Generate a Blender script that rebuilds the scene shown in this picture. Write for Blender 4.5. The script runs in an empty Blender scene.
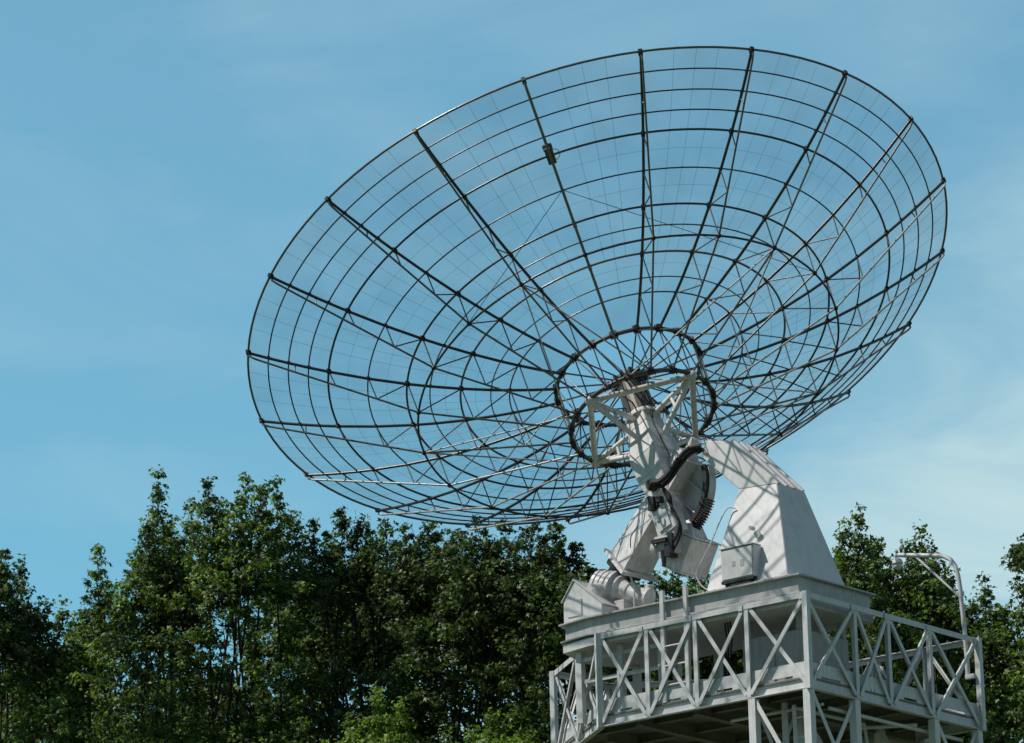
import bpy, bmesh, math, random
import numpy as np
from mathutils import Vector, Matrix
random.seed(7); RNG = np.random.default_rng(11)
sc = bpy.context.scene
COL = sc.collection
V3 = lambda *a: Vector(a)

# ------------------------------------------------------------------ materials
def nodes(name):
    m = bpy.data.materials.new(name); m.use_nodes = True
    nt = m.node_tree; b = nt.nodes['Principled BSDF']
    return m, nt, b
def ramp(nt, stops):
    r = nt.nodes.new('ShaderNodeValToRGB'); e = r.color_ramp.elements
    e[0].position, e[0].color = stops[0][0], (*stops[0][1], 1)
    e[1].position, e[1].color = stops[-1][0], (*stops[-1][1], 1)
    for p, c in stops[1:-1]:
        k = e.new(p); k.color = (*c, 1)
    return r
def noise(nt, scale, detail=4, rough=.55, vec=None):
    n = nt.nodes.new('ShaderNodeTexNoise'); n.inputs['Scale'].default_value = scale
    n.inputs['Detail'].default_value = detail; n.inputs['Roughness'].default_value = rough
    if vec is None:
        g = nt.nodes.new('ShaderNodeNewGeometry'); vec = g.outputs['Position']
    nt.links.new(vec, n.inputs['Vector']); return n
def mix(nt, a, b, fac, mode='MIX'):
    m = nt.nodes.new('ShaderNodeMix'); m.data_type = 'RGBA'; m.blend_type = mode
    for s, v in ((m.inputs['Factor'], fac), (m.inputs['A'], a), (m.inputs['B'], b)):
        if isinstance(v, (int, float)): s.default_value = v
        elif isinstance(v, tuple): s.default_value = (*v, 1)
        else: nt.links.new(v, s)
    return m.outputs['Result']
def weathered(name, base, dirt, rough=.5, metal=0., amount=.5, rust=0., bump=.15, spec=.5):
    """painted or galvanised steel: mottling, rain streaks running down, grime, a little rust"""
    m, nt, b = nodes(name)
    g = nt.nodes.new('ShaderNodeNewGeometry')
    mp = nt.nodes.new('ShaderNodeMapping'); mp.inputs['Scale'].default_value = (9, 9, 1.1)
    nt.links.new(g.outputs['Position'], mp.inputs['Vector'])
    streak = noise(nt, 1.6, 5, .65, mp.outputs['Vector'])
    r1 = ramp(nt, [(.48, (0, 0, 0)), (.78, (1, 1, 1))]); nt.links.new(streak.outputs['Fac'], r1.inputs['Fac'])
    blot = noise(nt, 3.2, 6, .7)
    r2 = ramp(nt, [(.42, (0, 0, 0)), (.72, (1, 1, 1))]); nt.links.new(blot.outputs['Fac'], r2.inputs['Fac'])
    s1 = nt.nodes.new('ShaderNodeMath'); s1.operation = 'MULTIPLY'; s1.inputs[1].default_value = amount
    nt.links.new(r1.outputs['Color'], s1.inputs[0])
    s2 = nt.nodes.new('ShaderNodeMath'); s2.operation = 'MULTIPLY'; s2.inputs[1].default_value = amount * .7
    nt.links.new(r2.outputs['Color'], s2.inputs[0])
    c = mix(nt, base, dirt, s1.outputs[0]); c = mix(nt, c, tuple(x * .8 for x in dirt), s2.outputs[0])
    if rust:
        rn = noise(nt, 14, 5, .7); rr = ramp(nt, [(.66, (0, 0, 0)), (.74, (1, 1, 1))])
        nt.links.new(rn.outputs['Fac'], rr.inputs['Fac'])
        s3 = nt.nodes.new('ShaderNodeMath'); s3.operation = 'MULTIPLY'; s3.inputs[1].default_value = rust
        nt.links.new(rr.outputs['Color'], s3.inputs[0])
        c = mix(nt, c, (.16, .085, .045), s3.outputs[0])
    nt.links.new(c, b.inputs['Base Color'])
    b.inputs['Roughness'].default_value = rough; b.inputs['Metallic'].default_value = metal; b.inputs['Specular IOR Level'].default_value = spec
    bn = noise(nt, 30, 3); bp = nt.nodes.new('ShaderNodeBump'); bp.inputs['Strength'].default_value = bump
    bp.inputs['Distance'].default_value = .01
    nt.links.new(bn.outputs['Fac'], bp.inputs['Height']); nt.links.new(bp.outputs['Normal'], b.inputs['Normal'])
    return m
M = {}
M['white'] = weathered('white_painted_steel', (.66, .63, .61), (.17, .155, .14), .42, 0, .55, .7)
M['rail'] = weathered('grey_white_rail_paint', (.60, .595, .59), (.23, .22, .20), .5, 0, .42, .6)
M['slab'] = weathered('grey_beam_paint', (.44, .43, .42), (.17, .155, .14), .55, 0, .5, .5)
M['ped'] = weathered('pedestal_paint', (.66, .64, .63), (.36, .34, .32), .42, 0, .38, .45, .08)
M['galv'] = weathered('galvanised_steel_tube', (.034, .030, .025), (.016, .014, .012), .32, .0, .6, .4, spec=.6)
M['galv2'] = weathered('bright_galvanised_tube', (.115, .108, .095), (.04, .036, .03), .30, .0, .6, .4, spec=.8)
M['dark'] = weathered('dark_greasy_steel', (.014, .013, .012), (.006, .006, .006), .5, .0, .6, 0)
M['galv_sunlit'] = weathered('galvanised_tube_painted_sunlit', (.44, .43, .41), (.13, .125, .115), .32, 0, .5, .3, spec=.7)  # galvanised tube again, paler: sunlight painted into its colour
M['hub'] = weathered('dull_bronze_steel', (.10, .092, .078), (.035, .03, .025), .45, .4, .6, .3)
M['rubber'] = weathered('black_cable_rubber', (.009, .009, .009), (.005, .005, .005), .7, 0, .3, 0)
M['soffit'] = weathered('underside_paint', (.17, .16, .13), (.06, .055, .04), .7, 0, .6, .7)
M['lens'] = weathered('frosted_lamp_glass', (.6, .6, .56), (.3, .3, .28), .2, 0, .3, 0)
M['wire'] = weathered('thin_wire', (.11, .115, .115), (.07, .07, .07), .5, .3, .3, 0)

# woven wire screen: the weave is far finer than a pixel, so its shader is mostly open
m, nt, b = nodes('woven_wire_screen')
b.inputs['Base Color'].default_value = (.05, .075, .085, 1); b.inputs['Roughness'].default_value = .5
tr = nt.nodes.new('ShaderNodeBsdfTransparent'); mx = nt.nodes.new('ShaderNodeMixShader')
nn = noise(nt, 1.3, 3); rr = nt.nodes.new('ShaderNodeMapRange')
rr.inputs['To Min'].default_value = .12; rr.inputs['To Max'].default_value = .24
rr.inputs['From Min'].default_value = .3; rr.inputs['From Max'].default_value = .7
nt.links.new(nn.outputs['Fac'], rr.inputs['Value']); nt.links.new(rr.outputs['Result'], mx.inputs['Fac'])
nt.links.new(tr.outputs[0], mx.inputs[1]); nt.links.new(b.outputs[0], mx.inputs[2])
nt.links.new(mx.outputs[0], nt.nodes['Material Output'].inputs['Surface']); M['screen'] = m

def leaf_mat(name, dark, mid, light, transl=.42):
    m, nt, b = nodes(name)
    g = nt.nodes.new('ShaderNodeNewGeometry')
    r = ramp(nt, [(0, dark), (.55, mid), (1, light)]); nt.links.new(g.outputs['Random Per Island'], r.inputs['Fac'])
    n = noise(nt, 2.3, 3); r2 = ramp(nt, [(.36, (.38, .42, .42)), (.64, (1.45, 1.4, 1.1))]); nt.links.new(n.outputs['Fac'], r2.inputs['Fac'])  # noise paints sunlit tufts and darker hollows into the leaf colour
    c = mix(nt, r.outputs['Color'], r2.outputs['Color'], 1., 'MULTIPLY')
    nt.links.new(c, b.inputs['Base Color']); b.inputs['Roughness'].default_value = .5
    b.inputs['Specular IOR Level'].default_value = .3
    t = nt.nodes.new('ShaderNodeBsdfTranslucent'); tc = mix(nt, c, (1.0, 1.25, .35), 1., 'MULTIPLY'); nt.links.new(tc, t.inputs['Color'])
    mx = nt.nodes.new('ShaderNodeMixShader'); mx.inputs['Fac'].default_value = transl
    nt.links.new(b.outputs[0], mx.inputs[1]); nt.links.new(t.outputs[0], mx.inputs[2])
    nt.links.new(mx.outputs[0], nt.nodes['Material Output'].inputs['Surface']); return m
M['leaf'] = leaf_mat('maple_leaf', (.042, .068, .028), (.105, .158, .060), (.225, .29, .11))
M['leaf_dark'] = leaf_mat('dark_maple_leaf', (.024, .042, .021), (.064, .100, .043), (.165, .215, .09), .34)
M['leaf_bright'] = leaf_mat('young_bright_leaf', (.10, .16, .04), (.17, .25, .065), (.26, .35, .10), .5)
m, nt, b = nodes('bark'); n = noise(nt, 12, 6); r = ramp(nt, [(.3, (.012, .010, .008)), (.7, (.045, .038, .028))])
nt.links.new(n.outputs['Fac'], r.inputs['Fac']); nt.links.new(r.outputs['Color'], b.inputs['Base Color']); b.inputs['Roughness'].default_value = .9; M['bark'] = m
m, nt, b = nodes('meadow_ground'); n = noise(nt, .35, 8, .7); r = ramp(nt, [(.3, (.03, .05, .015)), (.6, (.06, .085, .03)), (.8, (.10, .10, .05))])
nt.links.new(n.outputs['Fac'], r.inputs['Fac']); nt.links.new(r.outputs['Color'], b.inputs['Base Color']); b.inputs['Roughness'].default_value = .95; M['ground'] = m
m, nt, b = nodes('concrete'); n = noise(nt, 4, 6, .7); r = ramp(nt, [(.3, (.25, .24, .22)), (.7, (.38, .37, .34))])
nt.links.new(n.outputs['Fac'], r.inputs['Fac']); nt.links.new(r.outputs['Color'], b.inputs['Base Color']); b.inputs['Roughness'].default_value = .9; M['concrete'] = m

# ------------------------------------------------------------------ frames
P2 = V3(4.24354774, 62.35382256, 16.32086074)        # near corner of the platform, top of its railing
AX = V3(0.76909377, -0.63913596, 0); AY = V3(0.63913596, 0.76909377, 0); AZ = V3(0, 0, 1)
YAW = math.atan2(AX.y, AX.x)
def L(x, y, z): return P2 + AX * x + AY * y + AZ * z   # platform frame -> world
ZG = -P2.z                                             # ground level in the platform frame

def props(o, label=None, cat=None, group=None, kind=None):
    for k, v in (('label', label), ('category', cat), ('group', group), ('kind', kind)):
        if v: o[k] = v
    return o
def thing(name, loc, rotz, label, cat, group=None):
    o = bpy.data.objects.new(name, None); COL.objects.link(o); o.empty_display_size = .3
    o.location = loc; o.rotation_euler = (0, 0, rotz)
    o['_m'] = 0; del o['_m']
    return props(o, label, cat, group)
def wmat(o):
    m = Matrix.Translation(o.location) @ o.rotation_euler.to_matrix().to_4x4()
    return wmat(o.parent) @ m if o.parent else m

class MB:
    """collects world-space pieces, links them as one mesh object"""
    def __init__(s): s.v = []; s.f = []; s.sm = []; s.mi = []; s.cur = 0
    def add(s, vs, fs, smooth=False):
        o = len(s.v); s.v += [Vector(p) for p in vs]; s.f += [tuple(i + o for i in f) for f in fs]; s.sm += [smooth] * len(fs); s.mi += [s.cur] * len(fs)
    def tube(s, pts, r, n=6, cap=True, r2=None):
        pts = [Vector(p) for p in pts]; N = len(pts); rings = []; up = None
        for i, p in enumerate(pts):
            t = (pts[min(i + 1, N - 1)] - pts[max(i - 1, 0)]).normalized()
            if up is None:
                up = t.orthogonal().normalized()
            up = (up - t * up.dot(t)).normalized(); w = t.cross(up)
            rr = r if r2 is None else r + (r2 - r) * i / (N - 1)
            rings.append([p + (up * math.cos(k * 2 * math.pi / n) + w * math.sin(k * 2 * math.pi / n)) * rr for k in range(n)])
        vs = [q for g in rings for q in g]; fs = []
        for i in range(N - 1):
            for k in range(n):
                a = i * n + k; b_ = i * n + (k + 1) % n; fs.append((a, b_, b_ + n, a + n))
        s.add(vs, fs, True)
        if cap: s.add(rings[0], [tuple(range(n))[::-1]]); s.add(rings[-1], [tuple(range(n))])
    def bar(s, a, b, w, h, up=(0, 0, 1)):
        a = Vector(a); b = Vector(b); t = (b - a).normalized(); u = Vector(up); u = u - t * u.dot(t)
        u = u.normalized() if u.length > 1e-4 else t.orthogonal().normalized(); x = t.cross(u)
        c = [x * sx * w / 2 + u * sz * h / 2 for sx, sz in ((-1, -1), (1, -1), (1, 1), (-1, 1))]
        vs = [a + q for q in c] + [b + q for q in c]
        s.add(vs, [(3, 2, 1, 0), (4, 5, 6, 7), (0, 1, 5, 4), (1, 2, 6, 5), (2, 3, 7, 6), (3, 0, 4, 7)])
    def angle(s, a, b, w, t, n1, n2):
        """L-section: two legs of width w along n1 and n2"""
        a = Vector(a); b = Vector(b); n1 = Vector(n1).normalized(); n2 = Vector(n2).normalized()
        prof = [(0, 0), (w, 0), (w, t), (t, t), (t, w), (0, w)]
        vs = [a + n1 * x + n2 * y for x, y in prof] + [b + n1 * x + n2 * y for x, y in prof]
        fs = [(5, 4, 3, 2, 1, 0), (6, 7, 8, 9, 10, 11)] + [(i, (i + 1) % 6, (i + 1) % 6 + 6, i + 6) for i in range(6)]
        s.add(vs, fs)
    def hull(s, bot, top):
        """frustum between two polygons with as many corners"""
        n = len(bot); s.add(list(bot) + list(top), [tuple(range(n))[::-1], tuple(range(n, 2 * n))] + [(i, (i + 1) % n, (i + 1) % n + n, i + n) for i in range(n)])
    def box(s, c, ax, ay, az):
        c = Vector(c); ax, ay, az = Vector(ax), Vector(ay), Vector(az)
        s.hull([c - ax - ay - az, c + ax - ay - az, c + ax + ay - az, c - ax + ay - az], [c - ax - ay + az, c + ax - ay + az, c + ax + ay + az, c - ax + ay + az])
    def ball(s, c, r, seg=6, flat=1., ax=None):
        c = Vector(c); vs = []; fs = []; rings = 4
        ax = Vector(ax).normalized() if ax else AZ; u = ax.orthogonal().normalized(); w = ax.cross(u)
        for i in range(rings + 1):
            th = math.pi * i / rings
            for k in range(seg):
                ph = 2 * math.pi * k / seg
                vs.append(c + (u * math.cos(ph) + w * math.sin(ph)) * r * math.sin(th) + ax * r * flat * math.cos(th))
        for i in range(rings):
            for k in range(seg): fs.append((i * seg + k, i * seg + (k + 1) % seg, (i + 1) * seg + (k + 1) % seg, (i + 1) * seg + k))
        s.add(vs, fs, True)
    def lathe(s, c, ax, prof, seg=20, cap=True):
        """prof: (distance along ax, radius)"""
        c = Vector(c); ax = Vector(ax).normalized(); u = ax.orthogonal().normalized(); w = ax.cross(u); vs = []
        for h, r in prof:
            for k in range(seg):
                ph = 2 * math.pi * k / seg; vs.append(c + ax * h + (u * math.cos(ph) + w * math.sin(ph)) * r)
        fs = [(i * seg + k, i * seg + (k + 1) % seg, (i + 1) * seg + (k + 1) % seg, (i + 1) * seg + k) for i in range(len(prof) - 1) for k in range(seg)]
        s.add(vs, fs, False)
        if cap:
            n = len(prof); s.add(vs[:seg], [tuple(range(seg))[::-1]]); s.add(vs[(n - 1) * seg:], [tuple(range(seg))])
    def build(s, name, mat, parent=None, bevel=0., **kw):
        inv = wmat(parent).inverted() if parent else Matrix()
        origin = Vector()
        if parent is None or kw.pop('own_origin', False):
            pass
        me = bpy.data.meshes.new(name)
        me.from_pydata([tuple(inv @ p) for p in s.v], [], s.f)
        me.polygons.foreach_set('use_smooth', s.sm)
        for m_ in (mat if isinstance(mat, (list, tuple)) else [mat]): me.materials.append(m_)
        me.polygons.foreach_set('material_index', s.mi)
        bm = bmesh.new(); bm.from_mesh(me); bmesh.ops.recalc_face_normals(bm, faces=bm.faces); bm.to_mesh(me); bm.free()
        o = bpy.data.objects.new(name, me); COL.objects.link(o)
        if parent: o.parent = parent
        if bevel:
            bv = o.modifiers.new('bevel', 'BEVEL'); bv.width = bevel; bv.segments = 1; bv.limit_method = 'ANGLE'; bv.angle_limit = math.radians(40)
        props(o, kw.get('label'), kw.get('cat'), kw.get('group'), kw.get('kind'))
        return o
def each(name, mat, parent, calls):
    """one object per piece: calls is a list of (method, args)"""
    out = []
    for c_ in calls:
        mb = MB(); getattr(mb, c_[0])(*c_[1:]); out.append(mb.build(name, mat, parent))
    return out
def arc_pts(fn, a0, a1, n): return [fn(a0 + (a1 - a0) * i / n) for i in range(n + 1)]

# ------------------------------------------------------------------ ground
g = MB(); g.add([(-3000, -500, 0), (3000, -500, 0), (3000, 6000, 0), (-3000, 6000, 0)], [(0, 1, 2, 3)])
g.build('ground', M['ground'], kind='structure')

# ------------------------------------------------------------------ platform tower
LX, LY, H = 3.94, 4.49, 1.4436
EX, EY = 6.13, 1.58
foot = [(0, 0), (-LX, 0), (-EX, EY), (-EX, 2.95), (-LX, LY), (0, LY)]       # plan of the deck
tower = thing('platform_tower', L(-2.9, 2.2, ZG), YAW, 'white steel lattice tower with a railed deck of crossed braces under the dish', 'tower')
def out_n(p, q):
    d = Vector((q[0] - p[0], q[1] - p[1])); n_ = Vector((d.y, -d.x)).normalized()
    c = Vector((-3, 2.2)) - Vector(p)
    if n_.dot(c) > 0: n_ = -n_
    return n_
FACES = [((0, 0), (-LX, 0), [0, .283, .529, .765, 1.0]),
         ((-LX, 0), (-EX, EY), [0, .5, 1.]),
         ((-EX, EY), (-EX, 2.95), [0, .5, 1.]),
         ((-EX, 2.95), (-LX, LY), [0, .5, 1.]),
         ((-LX, LY), (0, LY), [0, .25, .5, .75, 1.]),
         ((0, LY), (0, 0), [0, .285, .53, .722, 1.])]
for fi, (p, q, ts) in enumerate(FACES):
    n_ = out_n(p, q); N3 = AX * n_.x + AY * n_.y
    at = lambda t, z, off=0: L(p[0] + (q[0] - p[0]) * t, p[1] + (q[1] - p[1]) * t, z) + N3 * off
    D3 = (at(1, 0) - at(0, 0)).normalized()
    mb = MB()                                                   # top rail: angle iron
    mb.angle(at(0, -.002), at(1, -.002), .085, .012, -AZ, -N3)
    tr_ = mb.build('top_rail', M['rail'], tower)
    for i, t in enumerate(ts):
        if i == len(ts) - 1 : continue
        mb = MB(); wd = .10 if i == 0 else .075
        if i == 0: mb.box(at(t, -H / 2 - .01), D3 * .045, N3 * .045, AZ * (H / 2 + .01))
        else:
            c = at(t, 0, -.014)
            mb.bar(c - AZ * .02, c - AZ * (H - .02), wd, .014, N3)
            mb.bar(c - N3 * .04 - AZ * .02, c - N3 * .04 - AZ * (H - .05), .012, .07, N3)
        mb.build('post', M['rail'], tower)
    for i in range(len(ts) - 1):
        a, b2 = ts[i], ts[i + 1]; ln = (at(1, 0) - at(0, 0)).length; e = .05 / ln
        mb = MB()
        p1, p2 = at(a + e, -.07, -.005), at(b2 - e, -H + .06, .008)
        mb.bar(p1, p2, .062, .010, N3); mb.bar(p1 - N3 * .03 , p2 - N3 * .03, .010, .052, N3)
        p1, p2 = at(b2 - e, -.07, -.022), at(a + e, -H + .06, -.012)
        mb.bar(p1, p2, .062, .010, N3); mb.bar(p1 - N3 * .03, p2 - N3 * .03, .010, .052, N3)
        # gusset plates where the braces meet the rail
        mb.bar(at(a + e, -.06, .012), at(a + e * 2.4, -.06, .012), .09, .006, N3)
        mb.build('cross_brace', M['rail'], tower)
    # toe board and edge beam with a dark slot between them
    mb = MB()
    mb.hull([at(0, -H, -.062), at(1, -H, -.062), at(1, -H, -.074), at(0, -H, -.074)], [at(0, -1.25, -.062), at(1, -1.25, -.062), at(1, -1.25, -.074), at(0, -1.25, -.074)])
    mb.hull([at(0, -1.215, -.062), at(1, -1.215, -.062), at(1, -1.215, -.072), at(0, -1.215, -.072)], [at(0, -1.03, -.062), at(1, -1.03, -.062), at(1, -1.03, -.072), at(0, -1.03, -.072)])
    mb.bar(at(0, -H + .004, -.05), at(1, -H + .004, -.05), .09, .012, AZ)
    # short packers close the slot near each post
    for i, t in enumerate(ts):
        for sgn in (-1, 1):
            t0 = t; t1 = t + sgn * .30 * ((ts[1] - ts[0]))
            if not (0 <= t1 <= 1): continue
            mb.hull([at(t0, -1.26, -.054), at(t1, -1.26, -.054), at(t1, -1.26, -.061), at(t0, -1.26, -.061)], [at(t0, -1.205, -.054), at(t1, -1.205, -.054), at(t1, -1.205, -.061), at(t0, -1.205, -.061)])
    mb.build('edge_beam', M['rail'], tower)
# deck plate and joists
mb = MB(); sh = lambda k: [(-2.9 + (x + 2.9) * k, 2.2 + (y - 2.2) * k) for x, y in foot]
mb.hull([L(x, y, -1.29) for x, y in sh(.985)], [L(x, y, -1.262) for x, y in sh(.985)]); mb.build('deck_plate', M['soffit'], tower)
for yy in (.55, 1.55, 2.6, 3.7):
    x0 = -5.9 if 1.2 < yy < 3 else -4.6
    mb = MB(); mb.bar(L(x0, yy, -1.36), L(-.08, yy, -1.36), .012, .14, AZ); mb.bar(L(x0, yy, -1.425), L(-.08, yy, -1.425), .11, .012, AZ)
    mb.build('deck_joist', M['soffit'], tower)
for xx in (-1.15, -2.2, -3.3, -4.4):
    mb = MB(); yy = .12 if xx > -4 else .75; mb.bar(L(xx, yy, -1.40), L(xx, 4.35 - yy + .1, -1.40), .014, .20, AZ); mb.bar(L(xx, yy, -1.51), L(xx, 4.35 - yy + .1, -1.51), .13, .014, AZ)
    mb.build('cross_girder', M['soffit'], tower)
# lattice legs
def lattice(x0, x1, y0, y1, shown):
    mb = MB(); z0, z1 = ZG + .25, -H - .012; s_ = .062
    for cx, cy in ((x0, y0), (x1, y0), (x1, y1), (x0, y1)):
        ix = s_ if cx == x0 else -s_; iy = s_ if cy == y0 else -s_
        mb.box(L(cx + ix, cy + iy, (z0 + z1) / 2), AX * s_, AY * s_, AZ * (z1 - z0) / 2)
    leg = mb.build('lattice_leg', M['rail'], tower)
    mb = MB(); ph = 1.62; z = z1; k = 0
    quads = (((x0, y0), (x1, y0), -AY), ((x1, y0), (x1, y1), AX), ((x1, y1), (x0, y1), AY), ((x0, y1), (x0, y0), -AX))
    while z - ph > z0:
        for qi, (a, b_, n_) in enumerate(quads):
            A = L(a[0], a[1], 0); Bq = L(b_[0], b_[1], 0); d = (Bq - A).normalized() * .12; o_ = n_ * -.03
            mb.bar(A + d + o_ + AZ * (z - .05), Bq - d + o_ + AZ * (z - ph + .05), .07, .012, n_)
            if qi != 0: mb.bar(Bq - d + o_ * 1.6 + AZ * (z - .05), A + d + o_ * 1.6 + AZ * (z - ph + .05), .07, .012, n_)
            if k: mb.bar(A + d + o_ * 2.2 + AZ * z, Bq - d + o_ * 2.2 + AZ * z, .07, .012, n_)
        z -= ph; k += 1
    mb.build('leg_bracing', M['rail'], leg)
    mb = MB(); mb.box(L((x0 + x1) / 2, (y0 + y1) / 2, ZG + .12), AX * .95, AY * .95, AZ * .14); mb.build('footing', M['concrete'], leg)
lattice(-1.13, 0, 0, 1.27, True); lattice(-1.13, 0, 3.2, 4.49, True); lattice(-5.0, -3.87, 3.2, 4.40, False)
# pipes slung under the deck
mb = MB()
mb.tube([L(-.2, .75, -1.62), L(-.2, 4.2, -1.62)], .03, 8); mb.tube([L(-.6, .4, -1.60), L(-.6, 2.2, -1.60), L(-.6, 2.25, -1.9), L(-.6, 2.25, -4)], .028, 8)
mb.tube([L(-.9, 2.4, -1.58), L(-.12, 2.9, -1.58)], .03, 8); mb.tube([L(-1.9, .6, -1.58), L(-.2, .6, -1.58)], .025, 8)
mb.tube([L(-.92, .62, -1.45), L(-.92, .62, -6)], .05, 10)
mb.build('conduit', M['rail'], tower)

# machine base on top of the deck: deep channel frame with flanges
base = [(-.21, .12), (-4.15, .10), (-4.76, .23), (-5.0, 1.0), (-4.76, 1.79), (-4.15, 1.93), (-.21, 1.93)]
def grow(poly, e):
    c = Vector((-2.6, 1.0)); out = []
    for x, y in poly:
        out.append((x + math.copysign(e, x - c.x), y + math.copysign(e, y - c.y) if abs(y - c.y) > .05 else y))
    return out
frame_ = None
mb = MB()
mb.hull([L(x, y, .045) for x, y in base], [L(x, y, .287) for x, y in base])
frame_ = mb.build('machine_base', M['slab'], tower)
mb = MB(); mb.hull([L(x, y, .289) for x, y in grow(base, .075)], [L(x, y, .311) for x, y in grow(base, .075)]); mb.build('top_flange', M['slab'], frame_)
mb = MB(); mb.hull([L(x, y, .02) for x, y in grow(base, .06)], [L(x, y, .042) for x, y in grow(base, .06)]); mb.build('bottom_flange', M['slab'], frame_)
mb = MB(); mb.hull([L(x, y, -.14) for x, y in grow(base, .03)], [L(x, y, -.012) for x, y in grow(base, .03)]); mb.build('sub_frame', M['rail'], frame_)
each('support_post', M['rail'], frame_, [('box', L(xx, yy, -.705), AX * .05, AY * .05, AZ * .555) for xx in (-4.55, -3.75, -2.95) for yy in (.32, 1.72)])
each('support_rail', M['rail'], frame_, [('bar', L(-4.5, .32, -.62), L(-3.0, .32, -.62), .03, .06), ('bar', L(-4.5, .32, -.28), L(-3.0, .32, -.28), .03, .06)])
mb = MB(); mb.box(L(-1.02, 1.12, -.83), AX * .55, AY * .58, AZ * .43)
for xx in (-1.55, -1.02, -.49): mb.box(L(xx, .525, -.83), AX * .025, AY * .015, AZ * .42)
for xx in (-1.5, -.55):
    for yy in (.6, 1.65): mb.box(L(xx, yy, -.27), AX * .05, AY * .05, AZ * .128)
mb.build('pier_box', M['slab'], frame_, .01)
mb = MB()
for dx in (0, .05, .1): mb.tube([L(-1.75 + dx, .33, -.145), L(-1.7 + dx, .3, -.4), L(-1.78 + dx, .3, -.8), L(-1.72 + dx, .33, -1.24)], .014, 6)
mb.build('cable', M['rubber'], frame_)
mb = MB()   # bolts along the top flange
for k in range(20):
    mb.lathe(L(-.4 - k * .19, .075, .31), AZ, [(0, .014), (.018, .014)], 6)
mb.build('bolt', M['slab'], frame_)

# ladder leaning against the machine base, its stringers standing above it
lad = thing('ladder', L(-2.48, -.01 + .06, -1.26), YAW, 'pale steel ladder behind the crossed railing, its two stringers rising above the machine base', 'ladder')
for xs in (-2.71, -2.26):
    mb = MB(); mb.bar(L(xs, .035, -1.258), L(xs, .035, .47), .075, .02, AY); mb.bar(L(xs + .03, .05, -1.258), L(xs + .03, .05, .47), .012, .05, AY); mb.build('stringer', M['rail'], lad)
for k in range(3):
    mb = MB(); mb.tube([L(-2.70, .04, -1.0 + k * .30), L(-2.27, .04, -1.0 + k * .30)], .016, 8); mb.build('rung', M['rail'], lad)
# second ladder climbing inside the near lattice leg
lad2 = thing('ladder', L(-.55, .45, ZG), YAW, 'pale narrow ladder climbing inside the lattice leg below the deck corner', 'ladder')
for xs in (-.62, -.36):
    mb = MB(); mb.bar(L(xs, .45, ZG + .01), L(xs, .45, -1.55), .06, .02, AY); mb.build('stringer', M['rail'], lad2)
mb0 = None
for k in range(46):
    mb = MB(); mb.tube([L(-.61, .45, -1.75 - k * .30), L(-.37, .45, -1.75 - k * .30)], .014, 6); mb.build('rung', M['rail'], lad2)

# ------------------------------------------------------------------ gooseneck lamp on the far right rail
lamp = thing('platform_lamp', L(.0, 4.4, -.62), YAW, 'grey gooseneck lamp bent over the right end of the railed deck', 'lamp')
def W_(px, pz, y=4.42): return L(px, y, pz)
mb = MB()
post = [L(*q_) for q_ in ((-.17, 4.42, -.62), (-.17, 4.42, -.3), (-.19, 4.42, .2), (-.225, 4.42, .81), (-.25, 4.42, 1.02), (-.30, 4.42, 1.2), (-.38, 4.42, 1.31), (-.50, 4.42, 1.38), (-.66, 4.42, 1.42), (-.95, 4.42, 1.475), (-1.38, 4.42, 1.555))]
mb.tube(post, .036, 10); mb.build('lamp_post', M['rail'], lamp)
mb = MB(); mb.tube([L(-.215, 4.42, .66), L(-1.03, 4.42, 1.47)], .02, 8); mb.build('brace', M['rail'], lamp)
e = post[-1]
mb = MB(); mb.tube([e, e + V3(-.03, 0, -.02), e + V3(-.035, 0, -.08)], .022, 8); mb.lathe(e + V3(-.0, 0, -.05), -AZ, [(0, .03), (.02, .065), (.07, .085), (.09, .09)], 16); hd = mb.build('lamp_head', M['rail'], lamp)
mb = MB(); mb.ball(e + V3(0, 0, -.17), .072, 12); mb.build('lamp_globe', M['lens'], hd)
mb = MB(); mb.box(L(-.12, 4.42, -.60), AX * .08, AY * .035, AZ * .035); mb.build('clamp', M['rail'], lamp)

# ------------------------------------------------------------------ dish geometry
R, C0, TH, PH, PHASE = 5.8, .29058605827902584, 0.44079232224960097, 2.1490939443627006, 5.851921660532946
DC = V3(1.46586583, 66.61735339, 22.19015501)
n = V3(math.sin(TH) * math.cos(PH), math.sin(TH) * math.sin(PH), math.cos(TH))
da = V3(0, 0, 1).cross(n).normalized(); db = n.cross(da)
def ang(k): return PHASE + k * 2 * math.pi / 20
def P(k, rho, z=None, off=0.):
    t = ang(k); zz = C0 * (rho * rho - 1) * R if z is None else z * R
    return DC + (da * math.cos(t) + db * math.sin(t)) * R * rho + n * (zz + off)
VERT = DC - n * C0 * R
QR, QZ = .5946, -.2908
GR, GZ = .2011, -.4235
QP = lambda k: P(k, QR, QZ)
G1 = lambda k: P(k, .2047)
G2 = lambda k: P(k, GR, GZ)

mount_pos = L(-2.6, 1.0, .312)
ant = thing('dish_antenna', mount_pos, YAW, 'large mesh dish radio telescope on a white polar mount', 'radio telescope')
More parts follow.
